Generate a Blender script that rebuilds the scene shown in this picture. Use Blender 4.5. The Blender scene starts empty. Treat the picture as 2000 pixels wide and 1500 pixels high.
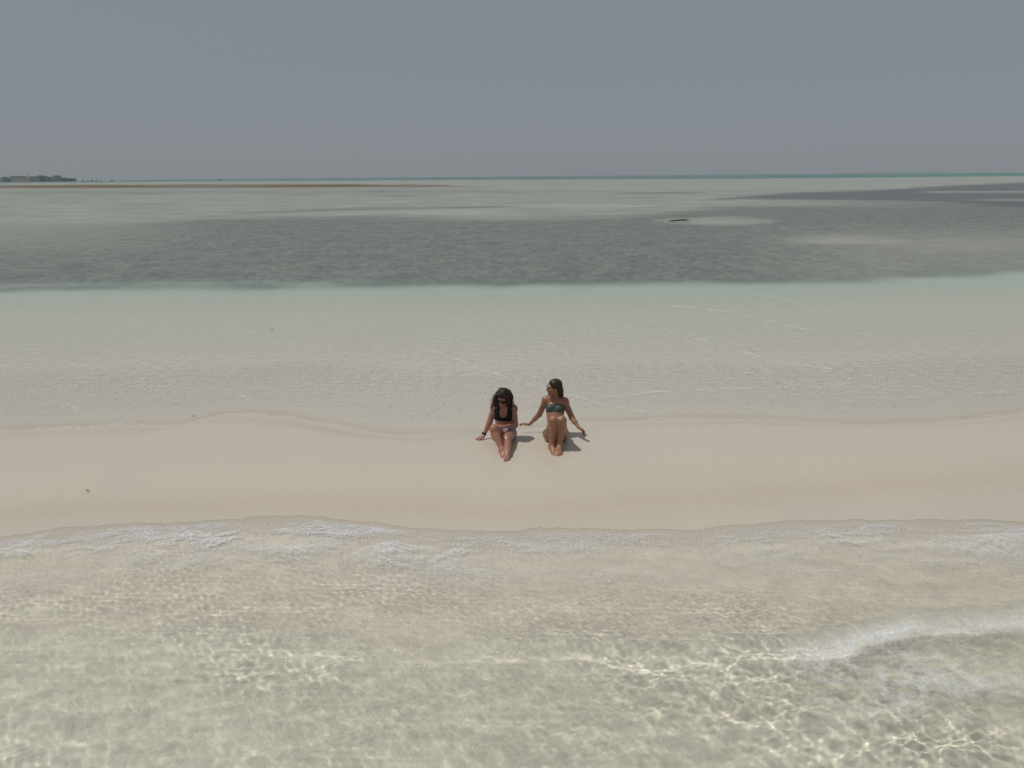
import bpy, math, random
import numpy as np
from mathutils import Matrix, Vector

# ------------------------------------------------------------------ camera
F_PX = 1387.0                     # focal length in pixels of a 2000 px wide frame
PITCH = math.radians(16.31)
ROLL = math.radians(0.515)
CAM_H = 3.6
S = bpy.context.scene
COL = S.collection
cam_data = bpy.data.cameras.new("camera")
cam = bpy.data.objects.new("camera", cam_data)
COL.objects.link(cam)
cam_data.sensor_width = 36.0
cam_data.lens = F_PX / 2000.0 * 36.0
cam_data.clip_start = 0.05
cam_data.clip_end = 60000.0
cam.matrix_world = (Matrix.Translation((0, 0, CAM_H))
                    @ Matrix.Rotation(math.radians(90) - PITCH, 4, 'X')
                    @ Matrix.Rotation(-ROLL, 4, 'Z'))
S.camera = cam
S.render.resolution_x, S.render.resolution_y = 1024, 768

# ------------------------------------------------------------------ light
SUN = Vector((-0.47, 0.05, 1.0)).normalized()
SUN_EL = math.asin(SUN.z)
world = bpy.data.worlds.new("World")
S.world = world
world.use_nodes = True
wt = world.node_tree
wt.nodes.clear()
sky = wt.nodes.new('ShaderNodeTexSky')
sky.sky_type = 'NISHITA'
sky.sun_disc = False
sky.sun_elevation = SUN_EL
sky.sun_rotation = math.atan2(SUN.x, SUN.y)
sky.air_density = 1.0
sky.dust_density = 1.0
grey = wt.nodes.new('ShaderNodeMix')
grey.data_type = 'RGBA'
grey.inputs['Factor'].default_value = 0.94        # a dull, dusty sky: nearly even grey
grey.inputs['B'].default_value = (2.24, 2.46, 2.73, 1)
bg = wt.nodes.new('ShaderNodeBackground')
bg.inputs['Strength'].default_value = 0.10
wo = wt.nodes.new('ShaderNodeOutputWorld')
wt.links.new(sky.outputs[0], grey.inputs['A'])
wt.links.new(grey.outputs['Result'], bg.inputs['Color'])
wt.links.new(bg.outputs[0], wo.inputs['Surface'])
sun_data = bpy.data.lights.new("sun", 'SUN')
sun_data.energy = 2.3
sun_data.angle = math.radians(0.5)
sun_data.color = (1.0, 0.965, 0.91)
sun = bpy.data.objects.new("sun", sun_data)
sun.rotation_euler = SUN.to_track_quat('Z', 'Y').to_euler()
sun.location = (-20, 5, 40)
COL.objects.link(sun)
S.view_settings.view_transform = 'Standard'
S.view_settings.look = 'None'
S.view_settings.gamma = 1.0
S.view_settings.exposure = 0.0
S.view_settings.use_curve_mapping = False
CY = S.cycles
CY.use_denoising = True
CY.use_adaptive_sampling = True
CY.adaptive_threshold = 0.01
CY.max_bounces = 8
CY.diffuse_bounces = 3
CY.glossy_bounces = 3
CY.transmission_bounces = 6
CY.transparent_max_bounces = 12
CY.volume_bounces = 1
CY.sample_clamp_indirect = 4.0
CY.caustics_refractive = True
CY.caustics_reflective = False
sun_data.cycles.is_caustics_light = True

# ------------------------------------------------------------------ helpers
rng = np.random.default_rng(7)
_perm = rng.permutation(4096)
_g = rng.uniform(0, 2*np.pi, 4096)
_gx, _gy = np.cos(_g), np.sin(_g)
def perlin(x, y, seed=0):
    xi = np.floor(x).astype(np.int64); yi = np.floor(y).astype(np.int64)
    xf = x - xi; yf = y - yi
    u = xf*xf*xf*(xf*(xf*6-15)+10); v = yf*yf*yf*(yf*(yf*6-15)+10)
    def dot(ix, iy, dx, dy):
        h = _perm[(_perm[(ix + seed*131) & 4095] + iy) & 4095]
        return _gx[h]*dx + _gy[h]*dy
    a = dot(xi, yi, xf, yf); b = dot(xi+1, yi, xf-1, yf)
    c = dot(xi, yi+1, xf, yf-1); d = dot(xi+1, yi+1, xf-1, yf-1)
    return ((a + u*(b-a)) + v*((c + u*(d-c)) - (a + u*(b-a))))*1.5
def fbm(x, y, oct=4, seed=0, gain=0.5):
    r = 0; a = 1; t = 0
    for i in range(oct):
        r = r + a*perlin(x*2**i + 17.3*i, y*2**i - 9.1*i, seed + i); t += a; a *= gain
    return r/t
def sstep(a, b, x):
    t = np.clip((x-a)/(b-a), 0, 1)
    return t*t*(3-2*t)

def pix(X, Y, Z=0.0):
    """where a point of the beach lies in the (2000 px) photograph; used to look up the
    surveyed outlines of beds, bars and shorelines below"""
    dx, dy, dz = X, Y, Z - CAM_H
    d = dy*math.cos(PITCH) - dz*math.sin(PITCH)
    u = dx/d; v = (dy*math.sin(PITCH) + dz*math.cos(PITCH))/d
    c, s = math.cos(ROLL), math.sin(ROLL)
    return 1000 + F_PX*(u*c - v*s), 750 - F_PX*(u*s + v*c)
def unproject(px, py, z=0.0):
    u = (px-1000)/F_PX; v = -(py-750)/F_PX
    c, s = math.cos(ROLL), math.sin(ROLL)
    x = u*c + v*s; y = -u*s + v*c
    d = (x, math.cos(PITCH) + y*math.sin(PITCH), y*math.cos(PITCH) - math.sin(PITCH))
    t = (z-CAM_H)/d[2]
    return d[0]*t, d[1]*t
def shoreline(pts, z=0.0, soft=0.9):
    """turn surveyed outline into a curve y(x) in metres"""
    w = sorted(unproject(a, b, z) for a, b in pts)
    xs0 = np.array([p[0] for p in w]); ys0 = np.array([p[1] for p in w])
    xs = np.linspace(xs0[0], xs0[-1], 900); ys = np.interp(xs, xs0, ys0)
    n = max(3, int(soft/(xs[1]-xs[0]))) | 1                     # rounded corners
    kern = np.hanning(n+2)[1:-1]; kern /= kern.sum()
    ys = np.convolve(np.pad(ys, n//2, mode='edge'), kern, 'valid')
    def f(x):
        return np.interp(x, xs, ys)
    return f

def new_mat(name):
    m = bpy.data.materials.new(name); m.use_nodes = True
    nt = m.node_tree; nt.nodes.clear()
    return m, nt
def N(nt, t, **kw):
    n = nt.nodes.new(t)
    for k, v in kw.items():
        if k.startswith('_'):
            setattr(n, k[1:], v)
        else:
            n.inputs[k.replace('__', ' ')].default_value = v
    return n
def link(nt, a, b): nt.links.new(a, b)

def grid_mesh(name, X, Y, Z, attrs=None):
    r, c = X.shape
    me = bpy.data.meshes.new(name)
    n = r*c
    me.vertices.add(n)
    me.vertices.foreach_set('co', np.stack([X, Y, Z], -1).astype(np.float32).ravel())
    i = np.arange((r-1)*(c-1)); row = i//(c-1); col_ = i % (c-1)
    a = row*c + col_
    q = np.stack([a, a+1, a+c+1, a+c], -1).astype(np.int32)
    me.loops.add(q.size); me.loops.foreach_set('vertex_index', q.ravel())
    me.polygons.add(len(q))
    me.polygons.foreach_set('loop_start', np.arange(len(q), dtype=np.int32)*4)
    me.polygons.foreach_set('use_smooth', np.ones(len(q), bool))
    me.update(calc_edges=True)
    for k, v in (attrs or {}).items():
        at = me.attributes.new(k, 'FLOAT', 'POINT')
        at.data.foreach_set('value', v.astype(np.float32).ravel())
    o = bpy.data.objects.new(name, me); COL.objects.link(o)
    return o

# ------------------------------------------------------------------ shorelines (metres)
sand_edge = shoreline([(-900, 1060), (-300, 1030), (0, 1012), (150, 1004), (300, 996), (500, 990), (750, 1000), (1000, 1003),
                       (1150, 998), (1300, 986), (1500, 968), (1750, 958), (2000, 944), (2400, 930), (3000, 905)])
foam_edge = shoreline([(-900, 1120), (-300, 1080), (0, 1052), (150, 1036), (300, 1028), (430, 1024), (550, 1014), (700, 1028),
                       (800, 1038), (950, 1046), (1100, 1038), (1200, 1040), (1330, 1042), (1450, 1032), (1580, 1019), (1700, 1020),
                       (1850, 1016), (2000, 1020), (2400, 1000), (3000, 960)])
far_edge = shoreline([(-900, 860), (-300, 845), (0, 841), (120, 836), (240, 829), (360, 832), (400, 812), (450, 806), (560, 813),
                      (640, 828), (720, 844), (800, 851), (930, 848), (1030, 836), (1110, 827), (1200, 822), (1330, 818),
                      (1450, 818), (1560, 824), (1700, 830), (1800, 828), (1880, 820), (2000, 806), (2400, 780), (3000, 760)])
grass_edge = shoreline([(-1400, 575), (0, 561), (300, 556), (700, 553), (1000, 554), (1300, 551), (1600, 546), (1800, 540), (2000, 534), (3300, 520)])
swell = shoreline([(-900, 1290), (0, 1262), (200, 1256), (400, 1262), (600, 1268), (800, 1262), (1000, 1268), (1200, 1278), (1350, 1285), (1440, 1280), (1520, 1266),
                   (1600, 1256), (1720, 1228), (1850, 1210), (2000, 1212), (2400, 1190), (3000, 1150)])

# ------------------------------------------------------------------ the sheets' grids
def fan(rows, cols, spread=1.45):
    w = spread*0.735*np.maximum(rows*math.cos(PITCH) + CAM_H*math.sin(PITCH), 3.0)
    t = np.linspace(-1, 1, cols)
    return w[:, None]*t[None, :], np.repeat(rows[:, None], cols, 1)

def ground_z(X, Y):
    se, fe = sand_edge(X), far_edge(X)
    base = np.minimum((Y - se)*0.085, 0) + 0.03*np.maximum(se - Y - 1.0, 0)                       # near beach, under the swash
    L = fe - se
    t = np.clip((Y - se)/L, 0, 1)
    bar = 0.145*sstep(0, 0.42, t)*(1 - sstep(0.72, 1.0, t)**1.0) + 0.004*fbm(X*0.9, Y*0.9, 2, 3)*sstep(0, .3, t)*(1-sstep(.7, 1, t))
    d = np.maximum(Y - fe, 0)
    ge = grass_edge(X)
    frac = np.clip(d/(ge-fe), 0, 3)
    far = -0.15*sstep(0, 0.65, frac) - 0.50*sstep(0.55, 0.97, frac) + 0.48*sstep(0.97, 1.12, frac) - 0.13*sstep(45, 90, Y)
    # ripples of the near sea bed
    rip = 0.006*fbm(X*1.3, Y*6.0, 3, 11)*sstep(0.2, 1.5, se - Y)
    base = base + rip
    z = base + bar + far
    return z

def bands(X, Y):
    """surveyed beds, bars and channels of the flats beyond the sandbank"""
    u, v = pix(X, np.maximum(Y, 3.0), 0.0)
    hor = 353.4 - 0.009*u
    h = v - hor                                               # how far below the horizon
    return u, v, h

def lut(u, pts):
    a = np.array(pts, float)
    return np.interp(u, a[:, 0], a[:, 1])
def band(u, v, top, bot, st, sb):
    t, b = lut(u, top), lut(u, bot)
    return sstep(-st, st, v - t)*(1 - sstep(-sb, sb, v - b))

# ------------------------------------------------------------------ seabed and sandbank
rows = np.concatenate([np.linspace(-14, 2.4, 12, endpoint=False), np.linspace(2.4, 12, 330, endpoint=False),
                       np.geomspace(12, 9500, 430)])
GX, GY = fan(rows, 420)
GZ = ground_z(GX, GY)
u, v, h = bands(GX, GY)
# streaky noise: long in x, short in y, in proportion to the distance it lies at
LY = np.log(np.maximum(GY, 3.0))
st1 = fbm(GX/np.maximum(GY, 6)*4.0 + LY*1.0, LY*16, 4, 5)
st2 = fbm(GX/np.maximum(GY, 6)*9.0, LY*34, 4, 9)
wob = st1*7
dlim = np.interp(u, [300, 1000, 1500], [4.0, 6.0, 8.3])
deep_ = 1 - sstep(dlim-1, dlim+1, h)
grass = 0.93*band(u, v + wob*1.0 + 5*st2, [(-1500, 445), (0, 432), (250, 430), (400, 420), (700, 418), (1000, 424), (1200, 418), (1450, 398), (2000, 388), (3500, 380)],
             [(-1500, 575), (0, 561), (300, 556), (700, 553), (1000, 554), (1300, 551), (1600, 546), (1800, 538), (2000, 528), (3500, 515)], 14, 5)
# the bed thins out to the right
thin = sstep(1350, 1750, u)*sstep(425, 470, v)*0.22
grass = grass - thin*grass
grass = grass*(1 - 0.30*sstep(0, 500, 520 - np.abs(u-0))*(1-sstep(440, 520, v)))
mid = 0.50*band(u, v + wob, [(-1500, 392), (0, 388), (300, 386), (600, 390), (1000, 392), (1300, 386), (1450, 384), (3500, 384)],
                [(-1500, 450), (0, 440), (1000, 430), (3500, 420)], 6, 10)*(0.55 + 0.9*st2)
grass = np.maximum(grass, np.clip(mid, 0, 1))
haze_weed = 0.62*band(u, v + wob*0.5, [(0, 374), (900, 372), (1300, 374), (3500, 362)], [(-1500, 460), (0, 445), (1000, 432), (3500, 425)], 5, 12)*(0.75 + 0.8*st2) \
    + 0.34*band(u, v + 2*st2, [(-1500, 350), (3500, 342)], [(0, 378), (3500, 368)], 2, 4)
grass = np.maximum(grass, np.clip(haze_weed, 0, 1))
def blob(cx, cy, rx, ry):
    return np.clip(1 - ((u-cx)/rx)**2 - ((v-cy)/ry)**2, 0, 1)**0.7
v_ = v; v = v + 6*st2 + 4*st1
pale = 0.55*blob(1400, 431, 130, 9) + 0.42*blob(1650, 470, 140, 11) + 0.22*blob(1880, 478, 170, 18) + 0.4*blob(820, 414, 200, 6) \
    + 0.5*blob(1150, 402, 160, 5)
v = v_
grass = np.clip(grass*(1 - np.clip(pale, 0, 1)), 0, 1)
streak = 0.7*band(u, v, [(380, 418), (500, 413), (700, 405), (1000, 402), (1100, 404)], [(380, 419), (500, 417), (700, 411), (1000, 405), (1100, 405)], 1.5, 1.5)*sstep(390, 480, u)*(1-sstep(950, 1080, u))
dark = 0.85*band(u, v + 0.5*wob + 1.5*st2, [(1360, 390), (1450, 384), (1560, 376), (1700, 372), (1780, 367), (2000, 356), (3500, 340)],
                [(1360, 391), (1450, 388), (1560, 391), (1700, 393), (1850, 395), (2000, 405), (3500, 420)], 3.0, 3.5)*sstep(1350, 1420, u)
dark = dark*(1 - 0.75*band(u, v, [(1700, 374), (1800, 373), (3500, 368)], [(1700, 377), (1800, 377), (3500, 374)], 1.2, 1.2)*sstep(1780, 1830, u))
dark = dark*(1 - 0.6*band(u, v, [(1700, 389), (3500, 384)], [(1700, 391), (2000, 393), (3500, 390)], 1.2, 1.2)*sstep(1850, 1950, u))
dark = np.clip(dark + 0.55*streak + 0.45*band(u, v, [(1150, 376), (1350, 375)], [(1150, 378), (1350, 379)], 1, 1)*sstep(1180, 1240, u)*(1-sstep(1330, 1400, u))
               + 0.35*sstep(0.15, 0.5, st2)*band(u, v, [(0, 366), (2000, 352)], [(0, 392), (2000, 372)], 3, 4), 0, 1)
dark = np.clip(dark + 0.45*deep_, 0, 1)
mud = band(u, v + 0.8*st2, [(-1500, 366), (0, 363.2), (250, 362.2), (600, 361.5), (800, 363), (960, 365.5), (3500, 366)],
           [(-1500, 374), (0, 370), (250, 370), (600, 369), (800, 368), (960, 366.5), (3500, 366)], 0.8, 0.8)*(1 - sstep(880, 990, u))
mud = mud*np.clip(0.95 + 0.7*st1, 0, 1)
deep = deep_
GZ = np.where(GY > 40, GZ - 3.5*deep, GZ)
GZ = GZ + np.where(GY > 60, mud*1.0, 0)
sub = sstep(0.0, 0.5, GY - far_edge(GX))
swash = sstep(-0.1, 0.3, foam_edge(GX) - GY)
damp = np.clip(1 - sstep(0.0, 1.0, (GY - sand_edge(GX))/0.9), 0, 1)
film_a = np.where(GY < 14, 0.55*sstep(0.05, 1.0, GY - far_edge(GX))*(1-sstep(11, 14, GY)), 0) + (0.9 + 0.6*fbm(GX*0.8, GY*1.2, 3, 58))*(1 - sstep(-0.25, 0.12, GY - sand_edge(GX) + 0.1*fbm(GX*2, GY*3, 3, 8)))
def trail(pts, wdt):
    pts = [unproject(*p, 0.14) for p in pts]; best = np.full_like(GX, 9e9)
    for (x0, y0), (x1, y1) in zip(pts[:-1], pts[1:]):
        dx, dy = x1-x0, y1-y0; t_ = np.clip(((GX-x0)*dx + (GY-y0)*dy)/(dx*dx+dy*dy), 0, 1)
        best = np.minimum(best, np.hypot(GX-x0-t_*dx, GY-y0-t_*dy))
    return np.exp(-(best/wdt)**2)
trails = np.clip(trail([(112, 960), (122, 948), (152, 930)], 0.025) + trail([(290, 945), (300, 925), (310, 905), (332, 880)], 0.025), 0, 1)*np.clip(.6+2*fbm(GX*6, GY*6, 2, 3), 0, 1)
GZ = GZ - 0.010*trails
for cx_, cy_ in ((-0.12, 8.15), (0.58, 8.30)):     # dents scraped by their heels
    GZ = GZ - 0.012*np.exp(-(((GX-cx_)/0.13)**2 + ((GY-cy_)/0.16)**2))*(1 + 0.8*fbm(GX*9, GY*9, 2, 5))
ground = grid_mesh('seabed', GX, GY, GZ, dict(grass=grass, dark=dark, mud=mud, damp=damp, film=film_a, lagoon=sub, wet=np.exp(-((GY - sand_edge(GX) - 0.10 + 0.12*fbm(GX*1.2, GY, 3, 23))/0.26)**2), under=np.maximum(sub, swash)))
ground['kind'] = 'structure'

def sand_material():
    m, nt = new_mat('sand')
    geo = N(nt, 'ShaderNodeNewGeometry')
    def attr(n): return N(nt, 'ShaderNodeAttribute', _attribute_name=n)
    n1 = N(nt, 'ShaderNodeTexNoise', Scale=0.7, Detail=5.0); link(nt, geo.outputs['Position'], n1.inputs['Vector'])
    n2 = N(nt, 'ShaderNodeTexNoise', Scale=160.0, Detail=3.0); link(nt, geo.outputs['Position'], n2.inputs['Vector'])
    base = N(nt, 'ShaderNodeMix', _data_type='RGBA', A=(0.588, 0.522, 0.427, 1), B=(0.54, 0.490, 0.402, 1))
    link(nt, n1.outputs[0], base.inputs['Factor'])
    ua = attr('under'); ub = N(nt, 'ShaderNodeMix', _data_type='RGBA', B=(0.640, 0.563, 0.452, 1))
    link(nt, ua.outputs['Fac'], ub.inputs['Factor']); link(nt, base.outputs['Result'], ub.inputs['A'])
    gr = N(nt, 'ShaderNodeMix', _data_type='RGBA', _blend_type='MULTIPLY', Factor=1.0)
    mr = N(nt, 'ShaderNodeMapRange'); mr.inputs['To Min'].default_value = 0.95; mr.inputs['To Max'].default_value = 1.05
    link(nt, n2.outputs[0], mr.inputs['Value']); ub2 = N(nt, 'ShaderNodeMix', _data_type='RGBA', B=(0.63, 0.59, 0.515, 1)); link(nt, attr('lagoon').outputs['Fac'], ub2.inputs['Factor']); link(nt, ub.outputs['Result'], ub2.inputs['A'])
    link(nt, ub2.outputs['Result'], gr.inputs['A']); link(nt, mr.outputs[0], gr.inputs['B'])
    gr0 = gr; gr = N(nt, 'ShaderNodeMix', _data_type='RGBA', _blend_type='MULTIPLY', B=(0.95, 0.93, 0.91, 1))   # soaked sand is darker
    link(nt, attr('wet').outputs['Fac'], gr.inputs['Factor']); link(nt, gr0.outputs['Result'], gr.inputs['A'])
    # seagrass
    mp = N(nt, 'ShaderNodeMapping'); mp.inputs['Scale'].default_value = (1.0, 0.8, 1)
    link(nt, geo.outputs['Position'], mp.inputs['Vector'])
    ng = N(nt, 'ShaderNodeTexNoise', Scale=3.8, Detail=5.0, Roughness=0.72); link(nt, mp.outputs[0], ng.inputs['Vector'])
    gc = N(nt, 'ShaderNodeMix', _data_type='RGBA', A=(0.130, 0.138, 0.124, 1), B=(0.29, 0.295, 0.265, 1))
    mr2 = N(nt, 'ShaderNodeMapRange'); mr2.inputs['From Min'].default_value = 0.42; mr2.inputs['From Max'].default_value = 0.58
    ng2 = N(nt, 'ShaderNodeTexNoise', Scale=0.6, Detail=4.0, Roughness=0.7); link(nt, mp.outputs[0], ng2.inputs['Vector'])
    avg = N(nt, 'ShaderNodeMix', _data_type='FLOAT', Factor=0.28); link(nt, ng.outputs[0], avg.inputs['A']); link(nt, ng2.outputs[0], avg.inputs['B'])
    link(nt, avg.outputs['Result'], mr2.inputs['Value']); link(nt, mr2.outputs[0], gc.inputs['Factor'])
    a = attr('grass'); mx = N(nt, 'ShaderNodeMix', _data_type='RGBA')
    link(nt, a.outputs['Fac'], mx.inputs['Factor']); link(nt, gr.outputs['Result'], mx.inputs['A']); link(nt, gc.outputs['Result'], mx.inputs['B'])
    a = attr('dark'); mx2 = N(nt, 'ShaderNodeMix', _data_type='RGBA', B=(0.13, 0.13, 0.145, 1))
    link(nt, a.outputs['Fac'], mx2.inputs['Factor']); link(nt, mx.outputs['Result'], mx2.inputs['A'])
    a = attr('mud')
    nm = N(nt, 'ShaderNodeTexNoise', Scale=0.12, Detail=5.0); link(nt, geo.outputs['Position'], nm.inputs['Vector'])
    mc = N(nt, 'ShaderNodeMix', _data_type='RGBA', A=(0.10, 0.09, 0.055, 1), B=(0.22, 0.165, 0.10, 1)); link(nt, nm.outputs[0], mc.inputs['Factor'])
    mx3 = N(nt, 'ShaderNodeMix', _data_type='RGBA')
    link(nt, a.outputs['Fac'], mx3.inputs['Factor']); link(nt, mx2.outputs['Result'], mx3.inputs['A']); link(nt, mc.outputs['Result'], mx3.inputs['B'])
    p = N(nt, 'ShaderNodeBsdfPrincipled', Roughness=0.42)
    p.inputs['IOR'].default_value = 1.33
    ms_ = N(nt, 'ShaderNodeMapRange'); ms_.inputs['To Min'].default_value = 0.5; ms_.inputs['To Max'].default_value = 0.0
    link(nt, attr('mud').outputs['Fac'], ms_.inputs['Value']); link(nt, ms_.outputs[0], p.inputs['Specular IOR Level'])
    link(nt, mx3.outputs['Result'], p.inputs['Base Color'])
    # wet sheen near the swash
    rr = N(nt, 'ShaderNodeMapRange'); rr.inputs['To Min'].default_value = 0.30; rr.inputs['To Max'].default_value = 0.20
    link(nt, attr('damp').outputs['Fac'], rr.inputs['Value']); link(nt, rr.outputs[0], p.inputs['Roughness'])
    # fine relief: drag marks left by the backwash, and grain
    mp2 = N(nt, 'ShaderNodeMapping'); mp2.inputs['Rotation'].default_value = (0, 0, 0.35); mp2.inputs['Scale'].default_value = (7, 0.8, 1)
    link(nt, geo.outputs['Position'], mp2.inputs['Vector'])
    nb = N(nt, 'ShaderNodeTexNoise', Scale=1.0, Detail=3.0); link(nt, mp2.outputs[0], nb.inputs['Vector'])
    b1 = N(nt, 'ShaderNodeBump', Strength=0.5, Distance=0.012); link(nt, nb.outputs[0], b1.inputs['Height'])
    nfm = N(nt, 'ShaderNodeTexNoise', Scale=42.0, Detail=3.0, Roughness=0.65); link(nt, geo.outputs['Position'], nfm.inputs['Vector'])
    b3 = N(nt, 'ShaderNodeBump', Distance=0.008); link(nt, nfm.outputs[0], b3.inputs['Height']); link(nt, attr('film').outputs['Fac'], b3.inputs['Strength'])
    link(nt, b1.outputs[0], b3.inputs['Normal'])
    b2 = N(nt, 'ShaderNodeBump', Strength=0.35, Distance=0.002)
    link(nt, n2.outputs[0], b2.inputs['Height']); link(nt, b3.outputs[0], b2.inputs['Normal'])
    link(nt, b2.outputs[0], p.inputs['Normal'])
    o = N(nt, 'ShaderNodeOutputMaterial'); link(nt, p.outputs[0], o.inputs['Surface'])
    return m
ground.data.materials.append(sand_material())
ground.cycles.is_caustics_receiver = True

# ------------------------------------------------------------------ water
wrows = np.concatenate([np.linspace(-13, 2.6, 30, endpoint=False), np.linspace(2.6, 7.6, 420, endpoint=False),
                        np.linspace(7.6, 13, 230, endpoint=False), np.geomspace(13, 30, 190, endpoint=False), np.geomspace(30, 9400, 130)])
WX, WY = fan(wrows, 900, 1.22)
def waves(X, Y, n, lmin, lmax, slope, heading, spread, seed, power=1.0):
    r = np.random.default_rng(seed); z = np.zeros_like(X)
    for i in range(n):
        lam = lmin*(lmax/lmin)**(i/(n-1)); k = 2*np.pi/lam
        a = heading + r.normal()*spread
        z += slope/k*np.sin(k*(X*math.cos(a) + Y*math.sin(a)) + r.uniform(0, 6.28) + 1.2*perlin(X*0.6+i, Y*0.6, seed))
    return z
se, fo, fa, sw = sand_edge(WX), foam_edge(WX) + 0.11 + 0.07*fbm(WX*2.5, WX*0+3.3, 4, 19), far_edge(WX), swell(WX)
gz = ground_z(WX, WY)
near = 1 - sstep(-0.3, 0.25, WY - fo)
calm = 0.5 + 0.9*sstep(-0.2, 0.35, fbm(WX*0.35, WY*0.6, 2, 21))
chop = (waves(WX, WY, 20, 0.045, 0.11, 0.013, 1.5, 1.3, 1)*(0.75 + 0.5*sstep(-0.3, 0.4, fbm(WX*1.3, WY*1.3, 2, 77)))
        + waves(WX, WY, 26, 0.12, 0.45, 0.016, 1.4, 1.0, 3)*(0.35 + 1.0*sstep(0.6, 3.0, fo - WY)) + waves(WX, WY, 14, 0.45, 1.3, 0.012, 1.5, 0.6, 2))
dsw = WY - sw + 0.14*fbm(WX*0.9, WY*0.5, 4, 13)
crest = 0.075*np.where(dsw < 0, np.exp(dsw/0.55), np.exp(-(dsw/0.16)**2))*(0.5 + 0.5*fbm(WX*0.7, WY*0.3, 2, 14))*(0.75 + 0.45*sstep(0.6, 2.5, WX))
dfo = WY - fo
front = 0.003*np.where(dfo < 0, np.exp(dfo/0.35), np.exp(-(dfo/0.03)**2))
Zn = chop*calm*np.where(WY < 2.6, 0.3, 1) + crest + front + 0.03*fbm(WX*1.1, WY*1.6, 3, 31)
film = gz + 0.006 + 0.0006*waves(WX, WY, 10, 0.04, 0.12, 1.0, 1.5, 1.5, 5)*8*0.3
filmed = fo + 0.03
wedge = 1 - sstep(-0.55, 0.02, WY - fo)
Z_near = np.where(WY < filmed, gz + 0.003 + np.maximum(Zn - gz - 0.003, 0)*wedge, gz - 0.05)
# beyond the bank: small wavelets running in from the sea
farw = waves(WX, WY, 22, 0.085, 0.40, 0.030, -1.45, 1.0, 8)*(0.6 + 0.9*sstep(-.3, .4, fbm(WX*0.5, WY*0.8, 3, 17)))
det = np.clip(1 - (WY-13)/14, 0, 1)
Z_far = farw*np.where(WY < 13, 1, det)*sstep(0, 1.5, WY - fa)*0.6
Z_far = np.maximum(Z_far + 0.004, np.where(WY - fa < 0.6, gz + 0.004, -9))
# thin creases of water where wavelets cross
def crease(pts, wdt, amp):
    pts = [unproject(*p) for p in pts]
    best = np.full_like(WX, 9e9)
    for (x0, y0), (x1, y1) in zip(pts[:-1], pts[1:]):
        dx, dy = x1-x0, y1-y0
        t = np.clip(((WX-x0)*dx + (WY-y0)*dy)/(dx*dx+dy*dy), 0, 1)
        best = np.minimum(best, np.hypot(WX-x0-t*dx, WY-y0-t*dy))
    return amp*np.exp(-(best/wdt)**2)
CRE = [([(830, 680), (900, 705), (1000, 742), (1070, 760), (1180, 790), (1300, 812)], 0.05, 1.0),
       ([(1310, 650), (1400, 672), (1520, 708), (1620, 720)], 0.06, 1.0), ([(1320, 598), (1420, 610), (1600, 650)], 0.08, 0.9),
       ([(1050, 660), (1110, 690)], 0.04, 0.7), ([(1180, 775), (1320, 762), (1500, 758), (1640, 754)], 0.05, 0.7),
       ([(430, 755), (500, 785)], 0.05, 0.8), ([(640, 783), (780, 786)], 0.04, 0.7), ([(120, 780), (170, 810), (240, 826)], 0.05, 0.7),
       ([(1640, 785), (1840, 772), (1960, 765)], 0.05, 0.5), ([(1400, 560), (1560, 590)], 0.08, 0.5), ([(1150, 640), (1230, 670)], 0.05, 0.5)]
cr = sum(crease(p, w_, a_) for p, w_, a_ in CRE)
cr = cr*np.clip(0.7 + 1.6*fbm(WX*2.2, WY*2.2, 3, 41), 0, 1.5)
Z_far = Z_far + 0.014*cr*sstep(0.1, 0.6, WY - fa)
onbar = (WY > filmed) & (WY < fa - 0.02)
WZ = np.where(WY < (se+fa)*0.5, Z_near, Z_far)
WZ = np.where(onbar, gz - 0.03, WZ)
# foam, with glint and caustic lines painted white alongside it
qx = WX + 0.25*fbm(WX*1.5, WY*1.5, 3, 55); qy = WY + 0.18*fbm(WX*1.5, WY*1.5, 3, 56)
def ridge(f): return 1 - np.abs(f)*2.2
f1 = fbm(qx*0.9, qy*2.0, 4, 51, 0.6)
f2 = ridge(fbm(qx*3.0, qy*6.0, 4, 61, 0.6))
line = np.exp(-(np.abs(dfo + 0.06)/0.07)**1.5)*np.clip(0.35 + 1.7*fbm(WX*0.8, WY*0, 4, 71), 0, 1)*(0.35 + 0.65*np.clip(f2, 0, 1))
f3 = ridge(fbm(qx*7.0, qy*11.0, 4, 66, 0.65))
patch = sstep(0.10, 1.25, f2*0.6 + f1*1.5 + 0.25*f3)*(0.45 + 0.55*np.clip(f3, 0, 1))*sstep(0.0, 0.06, -dfo)*(1 - sstep(0.2, 1.45, -dfo))
right = sstep(1.7, 2.8, WX)
line2 = np.exp(-(np.abs(dsw + 0.06)/0.10)**1.5)*right*np.clip(0.7 + fbm(WX*1.5, WY, 3, 81), 0, 1)
patch2 = sstep(0.30, 1.2, f2*0.8 + f1*1.3)*sstep(0.0, 0.2, -dsw)*(1 - sstep(0.5, 1.1, -dsw))*right
glint_edge = np.exp(-((WY - fa - 0.03)/0.035)**2)*np.clip(0.35 + 1.3*fbm(WX*1.4, WY*0, 3, 91), 0, 1)  # sun glints along the far waterline, painted on as white
swz = sstep(0.0, 0.08, -dfo)*(1 - sstep(0.3, 1.3, -dfo))
foam_glint = np.clip(0.32*line + (0.55 + 0.60*(1 - sstep(-1.5, 0.5, WX)) + 0.25*sstep(1.8, 3.0, WX))*patch + 0.16*swz + 0.95*line2 + 0.9*patch2 + 1.0*glint_edge + 0.55*cr*sstep(0.1, .8, f2), 0, 1)  # lagoon creases are whitened too, painting in their bright caustic lines
uw, vw, hw = bands(WX, WY)
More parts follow.
